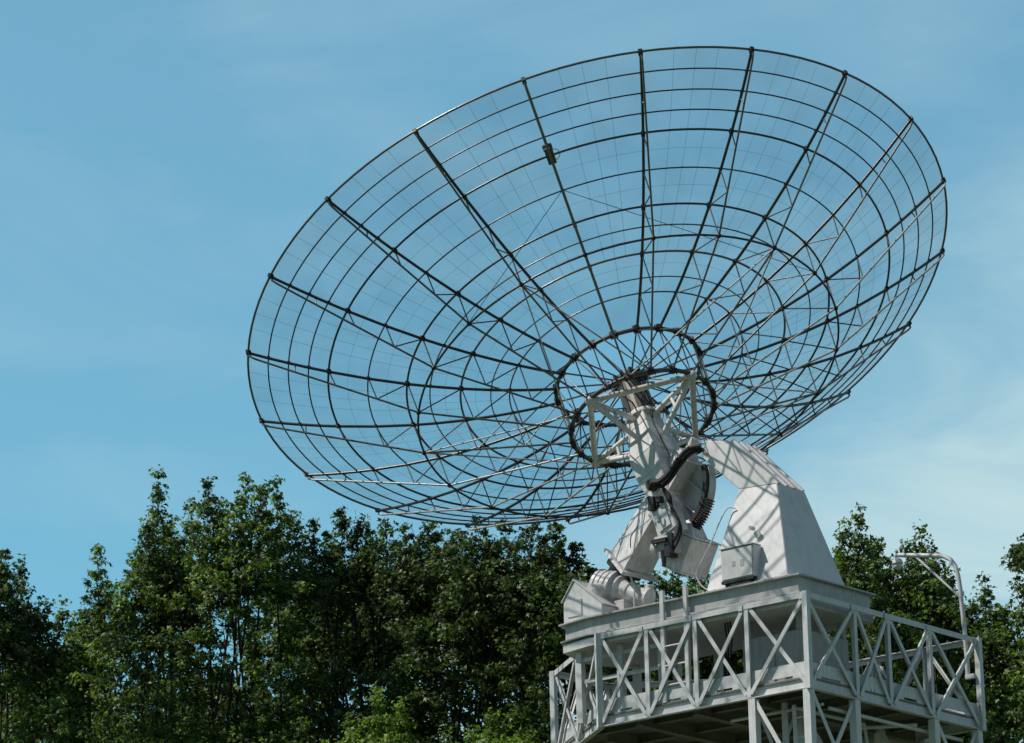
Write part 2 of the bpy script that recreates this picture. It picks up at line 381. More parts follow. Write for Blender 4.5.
# ribs
ribL = [(1, .95), (.95, .9)]
for k in range(20):
    mb = MB(); steps = [1, .95, .9, .85, .8, .7, .6, .54, .46, .38, .33, .27, .2047]
    mb.tube([P(k, r_, off=-.02) for r_ in steps], .0235, 8)
    d = (P(k, 1) - P(k, .2)).normalized(); tg = n.cross(d).normalized(); mb.cur = 1     # clamps at the hoops
    for r_, s_ in ((1, .040), (.95, .026), (.9, .026), (.85, .026), (.8, .036), (.7, .026), (.6, .036), (.54, .022), (.46, .034), (.38, .02), (.33, .024)):
        mb.box(P(k, r_, off=-.01), d * s_, tg * s_ * .8, n * s_ * .8)
    rib = mb.build('rib', [M['galv'], M['dark']], ant)
    q, g2, rim = QP(k), G2(k), P(k, 1., off=-.02)
    mb = MB(); hook = P(k, 1.0, off=-.11)                       # lower chord, hooked round at the rim
    mb.tube([rim, hook + (rim - hook) * .2, hook + (q - hook) * .03, q, q + (g2 - q) * .02, g2], .0165, 7); mb.cur = 1; mb.ball(q, .042, 6)
    lc = mb.build('lower_chord', [M['galv_sunlit' if k in (9, 10, 16, 17, 18) else 'galv2'], M['dark']], rib)  # the paler chords have sunlight painted into their colour
    low = lambda t: hook + (q - hook) * t; inn = lambda t: q + (g2 - q) * t
    T = lambda r_: P(k, r_, off=-.02)
    each('web_strut', M['galv'], rib, [('tube', [T(.885), low(.27)], .0105, 6, False), ('tube', [T(.8), low(.51)], .0105, 6, False)])
    mb = MB(); z_ = [T(.7), low(.755), T(.6), q, T(.46), inn(.36), T(.33), inn(.68), T(.2047), g2]
    for a, b_ in zip(z_[:-1], z_[1:]): mb.tube([a, b_], .0105, 6, False)
    mb.build('web_lacing', M['galv2' if k in (6, 7, 8, 9, 17, 18, 19) else 'galv'], rib)  # paler lacing on these ribs: sunlight put into the colour
# hoops
for r_, rad, mt in ((1, .019, 'galv2'), (.95, .012, 'galv'), (.9, .012, 'galv'), (.85, .012, 'galv'), (.8, .018, 'galv'), (.7, .012, 'galv'), (.6, .0175, 'galv'), (.54, .0115, 'galv2'), (.46, .018, 'galv2'), (.38, .0105, 'galv2'), (.33, .013, 'galv2')):
    mb = MB(); pts = []
    for i in range(20 * 6):
        pts.append(P(i / 6, r_, off=.012))
    mb.tube(pts + pts[:2], rad, 7, False)
    mb.build('rim' if r_ == 1 else 'hoop', M[mt], ant)
mb = MB(); pts = [P(i / 4, QR, QZ) for i in range(80)]; mb.tube(pts + pts[:2], .018, 7, False); mb.build('back_ring', M['galv'], ant)
# tangential bracing between the back ring and the hub ring
each('diagonal_brace', M['galv_sunlit'], ant, [('tube', [QP(k), G2(j)], .0125, 6, False) for k in (3, 7, 11, 15, 19) for j in (k - 3, k + 2)])  # brace colour carries painted sunlight
# hub rings with their clamps
def hubring(fn, rad, mt):
    mb = MB(); pts = [fn(i / 4) for i in range(80)]; mb.tube(pts + pts[:2], rad, 8, False); mb.cur = 1
    for k in range(20):
        c = fn(k); tg = (fn(k + .1) - fn(k - .1)).normalized(); j = (k * 7 % 5) * .006
        mb.tube([c - tg * (.05 + j), c + tg * (.05 + j)], rad * 1.32, 8)
        mb.box(c + n * .01, tg * .036, tg.cross(n) * .045, n * .05)
        mb.tube([c - tg * .05 - n * .075, c - tg * .05 + n * .075], .011, 6); mb.tube([c + tg * .05 - n * .075, c + tg * .05 + n * .075], .011, 6)
        if 9 <= k <= 17 or k in (0, 19): mb.tube([c - tg * .13, c + tg * .11], rad * 1.2, 8)
    mb.build('hub_ring', [M[mt], M['dark']], ant)
hubring(G1, .033, 'hub'); hubring(G2, .036, 'hub')
HP = lambda k: VERT + (da * math.cos(ang(k)) + db * math.sin(ang(k))) * .20 - n * .02
each('hub_spoke', M['galv2'], ant, [('tube', [G1(k), HP(k)], .014, 6, False) for k in range(20)])
each('hub_spoke', M['galv2'], ant, [('tube', [G2(k), HP(k) - n * (.05 if k % 2 == 0 else .55)], .0125, 6, False) for k in range(20)])
each('ring_brace', M['galv2'], ant, [('tube', [G1(k), G2(k + 1)], .011, 6, False) for k in range(20)])
# wire screen, laid on the hoops
mb = MB(); rad = [.205, .27, .33, .38, .46, .54, .6, .65, .7, .75, .8, .85, .9, .95, 1.]; NS = 120
vs = [P(i / 6, r_, off=.035) for r_ in rad for i in range(NS)]
fs = [(j * NS + i, j * NS + (i + 1) % NS, (j + 1) * NS + (i + 1) % NS, (j + 1) * NS + i) for j in range(len(rad) - 1) for i in range(NS)]
mb.add(vs, fs, True); mb.cur = 1
for k in range(20):                                         # seams and stiffening wires of the screen
    for fr_ in (.3, .5, .7):
        r0 = .33 if fr_ == .5 else .46
        mb.tube([P(k + fr_, r0 + (1 - r0) * i / 7, off=.035) for i in range(8)], .0022, 3, False)
for r_ in (.42, .5, .65, .75):
    pts = [P(i / 6, r_, off=.035) for i in range(120)]; mb.tube(pts + pts[:2], .0018, 3, False)
scr = mb.build('wire_screen', [M['screen'], M['wire']], ant)
each('guy_wire', M['galv'], ant, [('tube', [a + n * .02, b_ + n * .02], .0055, 5, False) for a, b_ in ((P(4, .7), QP(2)), (P(4, .7), QP(8)), (P(14, .8), QP(16)), (P(14, .8), QP(12)))])
c = P(4, .815, off=-.09); dr = (P(4, 1) - P(4, .8)).normalized(); tg = n.cross(dr).normalized()
mb = MB(); mb.box(c, dr * .12, tg * .065, n * .055); mb.box(c + dr * .135, dr * .015, tg * .075, n * .06); jb = mb.build('junction_box', M['hub'], ant, .01)
mb = MB(); mb.tube([c + dr * .02 + tg * .06 - n * .04 + (dr * math.cos(i * .5) + tg * math.sin(i * .5)) * .09 for i in range(13)], .006, 5); mb.build('wire_loop', M['wire'], jb)

# hub tube and flange
mb = MB(); mb.lathe(VERT + n * .02, -n, [(0, .27), (.05, .27), (.05, .235), (.09, .235), (.09, .225), (.78, .255)], 24); hub = mb.build('hub_tube', M['hub'], ant)
mb = MB()
for k in range(12):
    t = k * math.pi / 6; mb.box(VERT + (da * math.cos(t) + db * math.sin(t)) * .275 - n * .0, da * .022, db * .022, n * .05)
mb.build('flange_bolt', M['dark'], hub)
for z_ in (.25, .5): pass

# declination frame: d toward the near left, e up and back
pe = math.radians(50); pa = AX * math.cos(pe) + AZ * math.sin(pe)       # polar axis
O = VERT - n * 2.24
d = pa.cross(n).normalized(); e = d.cross(pa).normalized(); e2 = d.cross(n) * -1
if e2.dot(e) < 0: e2 = -e2
def sect(t, hd, he, od=0, oe=0):
    c = VERT - n * t; return [c + d * (hd + od) + e2 * (he + oe), c + d * (hd + od) - e2 * (he - oe), c - d * (hd - od) - e2 * (he - oe), c - d * (hd - od) + e2 * (he + oe)]
mb = MB()
mb.hull(sect(.80, .21, .19), sect(1.02, .23, .21)); mb.hull(sect(1.02, .23, .21), sect(1.62, .36, .28)); mb.hull(sect(1.62, .36, .28), sect(2.0, .34, .26)); mb.hull(sect(2.0, .34, .26), sect(2.46, .26, .20))
colu = mb.build('support_column', M['white'], ant, .012)
mb = MB(); mb.lathe(VERT - n * .74, -n, [(0, .27), (.03, .285), (.07, .285), (.07, .25)], 24); mb.build('collar', M['white'], colu)
mb = MB(); mb.tube([VERT - n * .1 - e2 * .24 + d * .05, VERT - n * .75 - e2 * .26 + d * .06, VERT - n * 1.1 - e2 * .27 + d * .16, VERT - n * 1.7 - e2 * .32 + d * .12, VERT - n * 2.1 - e2 * .30 + d * .05], .012, 6); mb.build('cable', M['rubber'], colu)
# ribs welded on the shaded face of the column
mb = MB(); mb.box(VERT - n * 1.62 - e2 * .285, d * .36, e2 * .012, n * .02); mb.build('stiffener', M['white'], colu)
# square spider frame that carries the hub ring
cor = [G2(k) - n * .03 for k in (2, 7, 12, 17)]
mb = MB()
for i in range(4): mb.tube([cor[i], cor[(i + 1) % 4]], .048, 10)
spider = mb.build('spider_frame', M['white'], ant)
mb = MB()
for i in range(4):
    cdir = (cor[i] - (VERT + n * (cor[i] - VERT).dot(n))).normalized()
    up_ = VERT - n * .86 + cdir * .22; lo_ = VERT - n * 1.30 + cdir * .27
    c1 = cor[i]
    mb.tube([c1, up_], .042, 9); mb.tube([c1, lo_], .042, 9); mb.tube([c1 + (up_ - c1) * .55, c1 + (lo_ - c1) * .55], .03, 8)
mb.build('spider_strut', M['white'], spider)
mb = MB()
for c1 in cor: mb.ball(c1, .085, 10)
mb.build('corner_joint', M['white'], spider)

# polar beam (yoke) along the polar axis, through O
v_ = AY; w_ = (AX * math.sin(pe) - AZ * math.cos(pe))       # w_: down and to the right, square to the axis
def pol(t, y, w): return O + pa * t + v_ * y + w_ * w
def psec(t, k=1., oy=0): return [pol(t, oy + y * k, w * k) for y, w in ((-.36, .28), (.34, .25), (.36, -.30), (-.06, -.36))]
mb = MB(); mb.hull(psec(-1.33, 1.0), psec(-.25, .88)); mb.hull(psec(-.25, .88), psec(.62, .76)); beam = mb.build('polar_beam', M['white'], ant, .012)
mb = MB(); mb.hull(psec(-1.385, 1.35), psec(-1.333, 1.35)); mb.build('end_flange', M['white'], beam)
mb = MB(); mb.lathe(pol(.62, 0, 0), pa, [(0, .17), (.06, .17), (.06, .10), (.3, .10)], 20); mb.build('polar_shaft', M['white'], beam)
# lower polar bearing and motors
mb = MB(); mb.lathe(pol(-1.388, 0, 0), -pa, [(0, .30), (.07, .30), (.07, .22), (.22, .22)], 24); brg = mb.build('polar_bearing', M['dark'], ant)
mb = MB(); mc = L(-4.52, .78, .99); ma = (AX * .93 + AY * .12 - AZ * .36).normalized()
mb.lathe(mc, ma, [(-.06, .10), (-.04, .22), (0, .265), (.05, .275), (.05, .262), (.10, .262), (.10, .275), (.14, .275), (.14, .262), (.19, .262), (.19, .278), (.23, .278), (.23, .262), (.28, .262), (.28, .30), (.33, .30), (.33, .25), (.42, .24), (.46, .19), (.60, .175), (.62, .155), (.92, .145), (.94, .17), (.98, .17), (1.0, .09)], 28)
mot = mb.build('drive_motor', M['white'], ant)
mb = MB(); mb.lathe(mc + ma * .18 - AY * .22 - AZ * .1, (-AY * .9 + AX * .25 - AZ * .2).normalized(), [(0, .14), (.16, .135), (.18, .12), (.2, .05)], 18); mb.build('gear_case', M['white'], mot); mb = MB(); mb.lathe(mc + ma * .95 + AZ * .05, (AZ + AX * .3).normalized(), [(0, .07), (.16, .065), (.17, .04)], 12); mb.build('gear_case', M['white'], mot)
mb = MB(); mb.box(mc + ma * .3 - AZ * .38, AX * .34, AY * .2, AZ * .14); mb.build('motor_foot', M['white'], mot)
mb = MB(); mb.tube([mc + ma * .4 + AZ * .25, mc + ma * .7 + AZ * .3 - AY * .1, mc + ma * .85 + AZ * .1 - AY * .2, mc + ma * .8 - AZ * .2 - AY * .15], .015, 7); mb.build('cable', M['rail'], mot)
mb = MB()
mb.hull([L(-4.62, .7, .312), L(-4.1, .7, .312), L(-4.1, 1.3, .312), L(-4.62, 1.3, .312)], [pol(-1.50, -.2, .12), pol(-1.50, -.1, .2), pol(-1.5, .2, .12), pol(-1.5, .12, -.12)])
mb.build('bearing_stand', M['white'], ant)

# gear sector
GA0, GA1 = -40, 62
def gp(r_, deg, off=0.): t = math.radians(deg); return O - e * r_ * math.cos(t) + pa * r_ * math.sin(t) + d * off
GO = -.12
mb = MB(); N_ = 22; pl = [O + pa * -.42 - e * .05 + d * (GO - .05)] + [gp(.72, GA0 + (GA1 - GA0) * i / N_, GO - .05) for i in range(N_ + 1)] + [O + pa * .55 - e * .05 + d * (GO - .05)]
mb.hull(pl, [p_ + d * .06 for p_ in pl]); gear = mb.build('gear_sector', M['white'], ant)
mb = MB()
for i in range(N_):
    a0 = GA0 + (GA1 - GA0) * i / N_; a1 = GA0 + (GA1 - GA0) * (i + 1) / N_
    mb.hull([gp(.71, a0, GO - .10), gp(.71, a1, GO - .10), gp(.71, a1, GO + .09), gp(.71, a0, GO + .09)], [gp(.785, a0, GO - .10), gp(.785, a1, GO - .10), gp(.785, a1, GO + .09), gp(.785, a0, GO + .09)])
mb.build('gear_rim', M['dark'], gear)
mb = MB()
for i in range(N_):
    a0 = GA0 + (GA1 - GA0) * i / N_; a1 = GA0 + (GA1 - GA0) * (i + 1) / N_
    mb.hull([gp(.79, a0, GO - .11), gp(.79, a1, GO - .11), gp(.79, a1, GO + .03), gp(.79, a0, GO + .03)], [gp(.805, a0, GO - .11), gp(.805, a1, GO - .11), gp(.805, a1, GO + .03), gp(.805, a0, GO + .03)])
mb.build('gear_guard', M['white'], gear)
mb = MB(); a = GA0 + 2
while a < 20:
    mb.hull([gp(.78, a, GO - .09), gp(.78, a + 1.9, GO - .09), gp(.78, a + 1.9, GO + .08), gp(.78, a, GO + .08)], [gp(.86, a + .4, GO - .09), gp(.86, a + 1.5, GO - .09), gp(.86, a + 1.5, GO + .08), gp(.86, a + .4, GO + .08)]); a += 3.0
mb.build('gear_tooth', M['dark'], gear)
mb = MB()
for h_ in (-.30, .0, .32): mb.bar(O + pa * h_ - e * .10 + d * (GO + .05), O + pa * h_ - e * (math.sqrt(.71 ** 2 - h_ * h_) - .005) + d * (GO + .05), .022, .07, d)
mb.build('stiffener', M['white'], gear)

# tail box below the gear, gearbox on the near side, dec drive
def poly(pts, y0, y1): return [L(x, y0, z) for x, z in pts], [L(x, y1, z) for x, z in pts]
mb = MB(); tb = L(-2.87, 1.0, 1.22); t1 = (-pa * .9 - n * .25).normalized(); t2 = w_
t2 = (t2 - t1 * t2.dot(t1)).normalized()
mb.box(tb, t1 * .28, v_ * .33, t2 * .20); tail = mb.build('counterweight_box', M['white'], ant, .015)
mb = MB(); mb.box(tb - t1 * .298, t1 * .012, v_ * .35, t2 * .22); mb.box(tb + t1 * .285, t1 * .010, v_ * .34, t2 * .21); mb.build('box_flange', M['white'], tail)
mb = MB(); lk = [pol(-.10, -.30, .06), pol(-.10, .25, .06), pol(-.10, .25, .42), pol(-.10, -.30, .42)]
mb.hull(lk, [p_ - t1 * -.35 for p_ in lk]); mb.hull([O - d * .2 - n * .1 + e2 * .12, O + d * .2 - n * .1 + e2 * .12, O + d * .2 - n * .1 - e2 * .18, O - d * .2 - n * .1 - e2 * .18], [tb - t1 * .28 - v_ * .2 + t2 * .1, tb - t1 * .28 + v_ * .2 + t2 * .1, tb - t1 * .28 + v_ * .2 - t2 * .15, tb - t1 * .28 - v_ * .2 - t2 * .15][::-1])
mb.build('tail_arm', M['white'], ant)
b0, b1 = poly([(-3.21, 1.87), (-2.87, 2.04), (-2.70, 1.56), (-3.06, 1.39)], .46, .78)
mb = MB(); mb.hull(b0, b1); gbx = mb.build('declination_gearbox', M['white'], ant, .02)
b0, b1 = poly([(-3.12, 1.83), (-2.91, 1.93), (-2.80, 1.61), (-3.02, 1.51)], .435, .458)
mb = MB(); mb.hull(b0, b1); mb.box(L(-3.03, .425, 1.72), AX * .03, AY * .012, AZ * .03); mb.box(L(-2.93, .425, 1.66), AX * .025, AY * .012, AZ * .05); mb.build('cover_plate', M['white'], gbx)
mb = MB(); mb.lathe(L(-3.15, .55, 1.30), (-AY * .8 - AX * .55 - AZ * .1).normalized(), [(-.15, .07), (0, .085), (.03, .085), (.03, .06), (.06, .06), (.06, .085), (.09, .085), (.12, .03)], 16); mb.build('small_motor', M['white'], gbx)
mb = MB(); mb.box(L(-2.98, .62, 1.28), AX * .10, AY * .14, AZ * .15); mb.box(L(-2.84, .6, 1.38), AX * .07, AY * .12, AZ * .2); mb.lathe(L(-3.02, .5, 1.42), AX, [(-.12, .05), (.2, .05)], 10); mb.build('drive_unit', M['slab'], gbx)
mb = MB(); mb.box(L(-2.90, .55, 1.22), AX * .05, AY * .10, AZ * .10); mb.lathe(L(-3.0, .5, 1.08), AZ, [(-.1, .03), (.15, .05)], 8); mb.box(L(-2.80, .43, 1.30), AX * .04, AY * .03, AZ * .16); mb.box(L(-3.03, .44, 1.38), AX * .14, AY * .03, AZ * .03); mb.build('greasy_coupling', M['dark'], gbx)
mb = MB(); mb.lathe(O + d * .30, d, [(0, .095), (.10, .095), (.10, .06), (.15, .06)], 20); mb.build('pivot_cap', M['dark'], ant)
mb = MB(); mb.box(L(-3.13, .43, 1.98), AX * .06, AY * .05, AZ * .11); mb.box(L(-2.98, .42, 2.02), AX * .05, AY * .05, AZ * .05); mb.build('resolver_box', M['dark'], ant, .01)
mb = MB(); mb.lathe(O + d * .25, d, [(-.55, .17), (.06, .17)], 20); mb.build('declination_shaft', M['white'], ant)
# hoses
def hose(pts, r_):
    P_ = [Vector(p) for p in pts]; out = []
    for i in range(len(P_) - 1):
        p0, p1, p2, p3 = P_[max(i - 1, 0)], P_[i], P_[i + 1], P_[min(i + 2, len(P_) - 1)]
        for j in range(6):
            t = j / 6; out.append(.5 * ((2 * p1) + (p2 - p0) * t + (2 * p0 - 5 * p1 + 4 * p2 - p3) * t * t + (3 * p1 - p0 - 3 * p2 + p3) * t ** 3))
    mb.tube(out + [P_[-1]], r_, 8)
mb = MB()
hz = [(-2.22, .50, 2.74), (-2.42, .45, 2.72), (-2.60, .40, 2.56), (-2.74, .36, 2.38), (-2.90, .33, 2.27), (-3.04, .33, 2.28), (-3.12, .38, 2.20)]
hose([L(*p_) for p_ in hz], .040); hose([L(p_[0] + .01, p_[1] + .06, p_[2] - .05) for p_ in hz[:6]], .034); hose([L(p_[0] - .04, p_[1] + .04, p_[2] + .05) for p_ in hz[2:7]], .02)
mb.build('hose', M['rubber'], ant)
mb = MB()
hose([L(-2.95, .38, 2.25), L(-2.78, .40, 2.05), L(-2.74, .42, 1.8), L(-2.62, .42, 1.6), L(-2.68, .42, 1.38), L(-2.85, .45, 1.3)], .025)
mb.build('cable_bundle', M['rubber'], ant); mb = MB(); hose([L(-2.9, .38, 2.22), L(-2.82, .40, 2.0), L(-2.66, .40, 1.72), L(-2.60, .44, 1.45), L(-2.8, .45, 1.15)], .018)
mb.build('cable_bundle', M['rubber'], ant); mb = MB(); hose([L(-3.18, .40, 2.1), L(-3.12, .44, 1.92), L(-3.02, .44, 1.96)], .03)
mb.build('cable_bundle', M['rubber'], ant); mb = MB(); hose([L(-3.55, .60, 1.75), L(-3.7, .60, 1.6), L(-3.72, .60, 1.42)], .008)
mb.build('cable_bundle', M['rubber'], ant)

# right-hand pedestal with its gooseneck arm
ZB = .314
pedb = [(-1.95, .13), (-.40, .13), (-.30, 1.58), (-1.90, 1.58)]
mb = MB()
f0 = [L(-1.95, .13, ZB), L(-.40, .13, ZB), L(-.84, .55, 1.90), L(-1.555, .55, 1.945)]
f1 = [L(-1.95, 1.62, ZB), L(-.38, 1.62, ZB), L(-.84, 1.26, 1.90), L(-1.555, 1.26, 1.945)]
mb.hull(f0, f1); ped = mb.build('pedestal', M['ped'], ant, .012)
mb = MB()
a0 = [L(-1.555, .55, 1.945), L(-.84, .55, 1.90), L(-1.70, .62, 2.76), L(-2.28, .68, 2.86), L(-2.34, .68, 2.62)]
a1 = [L(-1.555, 1.26, 1.945), L(-.84, 1.26, 1.90), L(-1.70, 1.22, 2.76), L(-2.28, 1.18, 2.86), L(-2.34, 1.18, 2.62)]
mb.hull(a0, a1); arm = mb.build('gooseneck_arm', M['ped'], ped, .010)
mb = MB()      # flange strips along the back of the arm
A_, B_ = Vector(a0[1]), Vector(a0[2]); A2, B2 = Vector(a1[1]), Vector(a1[2]); nn_ = (B_ - A_).cross(A2 - A_).normalized()
if nn_.dot(AX) < 0: nn_ = -nn_
for f_ in (.05, .36, .64, .94):
    mb.bar(A_ + (A2 - A_) * f_ + nn_ * .010, B_ + (B2 - B_) * f_ + nn_ * .010, .045, .024, nn_)
mb.build('flange_strip', M['ped'], arm)
mb = MB(); bc = L(-2.28, .93, 2.74); mb.lathe(bc - pa * .1, pa, [(0, .17), (.05, .19), (.22, .19), (.26, .12)], 22); mb.build('upper_bearing', M['ped'], arm)
mb = MB(); mb.lathe(L(-1.05, .36, 1.1), -AY, [(0, .03), (.06, .03), (.06, .06), (.09, .06)], 12); mb.lathe(L(-1.12, .30, 1.2), -AY, [(0, .03), (.10, .03)], 10); mb.build('fitting', M['ped'], ped)
mb = MB(); hose([L(-1.55, .44, 1.62), L(-1.66, .40, 1.64), L(-1.74, .34, 1.5), L(-1.88, .22, 1.1), L(-2.06, .12, .72), L(-2.08, .1, .6), L(-2.0, .1, .45), L(-1.9, .12, .36)], .011); mb.build('conduit', M['white'], ped)
# streaky base flange
mb = MB(); mb.hull([L(-2.0, .10, .3135), L(-.33, .10, .3135), L(-.30, 1.68, .3135), L(-2.0, 1.68, .3135)], [L(-2.0, .10, .335), L(-.33, .10, .335), L(-.30, 1.68, .335), L(-2.0, 1.68, .335)]); mb.build('base_flange', M['ped'], ped)

# small cabinet on the machine base
cab = thing('control_box', L(-1.33, .10, .45), YAW, 'small grey control box fixed to the sunlit foot of the pedestal', 'box')
mb = MB(); mb.box(L(-1.28, .17, .66), AX * .31, AY * .10, AZ * .245); mb.build('box_body', M['ped'], cab, .01)
mb = MB(); mb.box(L(-1.28, .062, .66), AX * .285, AY * .007, AZ * .225); dr_ = mb.build('door', M['ped'], cab, .004)
each('latch', M['slab'], dr_, [('box', L(-1.34, .053, .66), AX * .03, AY * .0025, AZ * .04), ('box', L(-1.18, .053, .65), AX * .035, AY * .0025, AZ * .05), ('box', L(-1.26, .052, .85), AX * .015, AY * .003, AZ * .015)])
mb = MB(); mb.box(L(-1.28, .15, .912), AX * .315, AY * .11, AZ * .006); mb.build('rain_lip', M['slab'], cab)
mb = MB(); mb.box(L(-1.28, .13, .395), AX * .30, AY * .08, AZ * .02); mb.box(L(-1.52, .15, .365), AX * .02, AY * .05, AZ * .05);mb.box(L(-1.05, .15, .365), AX * .02, AY * .05, AZ * .05); mb.build('bracket', M['dark'], cab)

# gabled housing at the left end of the base
hs = thing('gabled_housing', L(-4.85, .6, .312), YAW, 'white gabled metal housing at the left end of the machine base beside the motor', 'housing')
mb = MB(); y0, y1 = .28, 1.05
pr = [(-4.83, .313), (-4.06, .313), (-4.06, .55), (-4.60, 1.00), (-4.83, .70)]
mb.hull([L(x, y0, z) for x, z in pr], [L(x, y1, z) for x, z in pr]); mb.build('housing_body', M['ped'], hs, .01)
mb = MB(); mb.box(L(-4.60, y0 - .008, .56), AX * .14, AY * .007, AZ * .13); mb.build('panel', M['ped'], hs)
mb = MB(); mb.bar(L(-4.62, .66, 1.018), L(-4.02, .66, .535), .80, .012, AZ); mb.bar(L(-4.86, .66, .68), L(-4.60, .66, 1.02), .80, .012, AZ); mb.build('roof', M['ped'], hs)

# ------------------------------------------------------------------ camera
F = 4343.402102651642
cd = bpy.data.cameras.new('camera'); cam = bpy.data.objects.new('camera', cd); COL.objects.link(cam)
cd.sensor_fit = 'HORIZONTAL'; cd.sensor_width = 36; cd.lens = F * 36 / 1024; cd.clip_start = 1; cd.clip_end = 20000
r_ = V3(0.99971666, 0.00666766, -0.02285044); u_ = V3(0.02380337, -0.28003488, 0.95969467); w = V3(0, 0.95996667, 0.28011425)
cam.matrix_world = Matrix(((r_.x, u_.x, -w.x, 0), (r_.y, u_.y, -w.y, 0), (r_.z, u_.z, -w.z, 1.6), (0, 0, 0, 1)))
sc.camera = cam
def at_px(px, py, Y):       # used only to lay the trees out at their measured places
    v = w * F + r_ * (px - 512) + u_ * (371.5 - py); return V3(0, 0, 1.6) + v * (Y / v.y)

# ------------------------------------------------------------------ trees
class Leaves:
    def __init__(s): s.c = []; s.s = []; s.up = []
    def cluster(s, c, rad, cnt, size, ax=(0, 0, 1), squash=1.):
        p = RNG.normal(size=(cnt, 3)); p /= np.linalg.norm(p, axis=1)[:, None] + 1e-6
        p *= (RNG.random((cnt, 1)) ** .45) * rad; p[:, 2] *= squash
        s.c.append(np.array(c) + p); s.s.append(size * RNG.uniform(.6, 1.25, cnt)); s.up.append(p / (rad + 1e-6))
    def build(s, mat, parent):
        c = np.concatenate(s.c); sz = np.concatenate(s.s); up = np.concatenate(s.up); N = len(c)
        nrm = up * .7 + RNG.normal(size=(N, 3)) * .55 + np.array([0, 0, .65]); nrm /= np.linalg.norm(nrm, axis=1)[:, None]
        dr = RNG.normal(size=(N, 3)) + up * .9 + np.array([0, 0, -.35]); dr -= nrm * (dr * nrm).sum(1)[:, None]; dr /= np.linalg.norm(dr, axis=1)[:, None]
        sd = np.cross(nrm, dr); S = sz[:, None]
        # a folded three-lobed blade: base, left lobe, left notch, tip, right notch, right lobe
        base = c - dr * S * .45; tip = c + dr * S * .6 - nrm * S * .12
        ll = c + sd * S * .50 + dr * S * .12 - nrm * S * .16; rl = c - sd * S * .50 + dr * S * .12 - nrm * S * .16
        ln = c + sd * S * .14 + dr * S * .12; rn = c - sd * S * .14 + dr * S * .12
        co = np.stack([base, ll, ln, tip, rn, rl], 1).reshape(-1, 3)
        loc_ = np.array(wmat(parent).translation); co = co - loc_
        me = bpy.data.meshes.new('leaves'); me.vertices.add(N * 6); me.vertices.foreach_set('co', co.ravel().astype(np.float32))
        k = np.arange(N)[:, None] * 6
        f = np.concatenate([k + np.array([0, 2, 1, 0, 4, 2, 0, 5, 4, 2, 4, 3])], 1).reshape(-1)
        me.loops.add(len(f)); me.loops.foreach_set('vertex_index', f.astype(np.int32))
        me.polygons.add(len(f) // 3); me.polygons.foreach_set('loop_start', np.arange(0, len(f), 3, dtype=np.int32))
        me.update(calc_edges=True); me.materials.append(mat)
        o = bpy.data.objects.new('leaves', me); COL.objects.link(o); o.parent = parent; return o
TG = 'trees behind the tower'
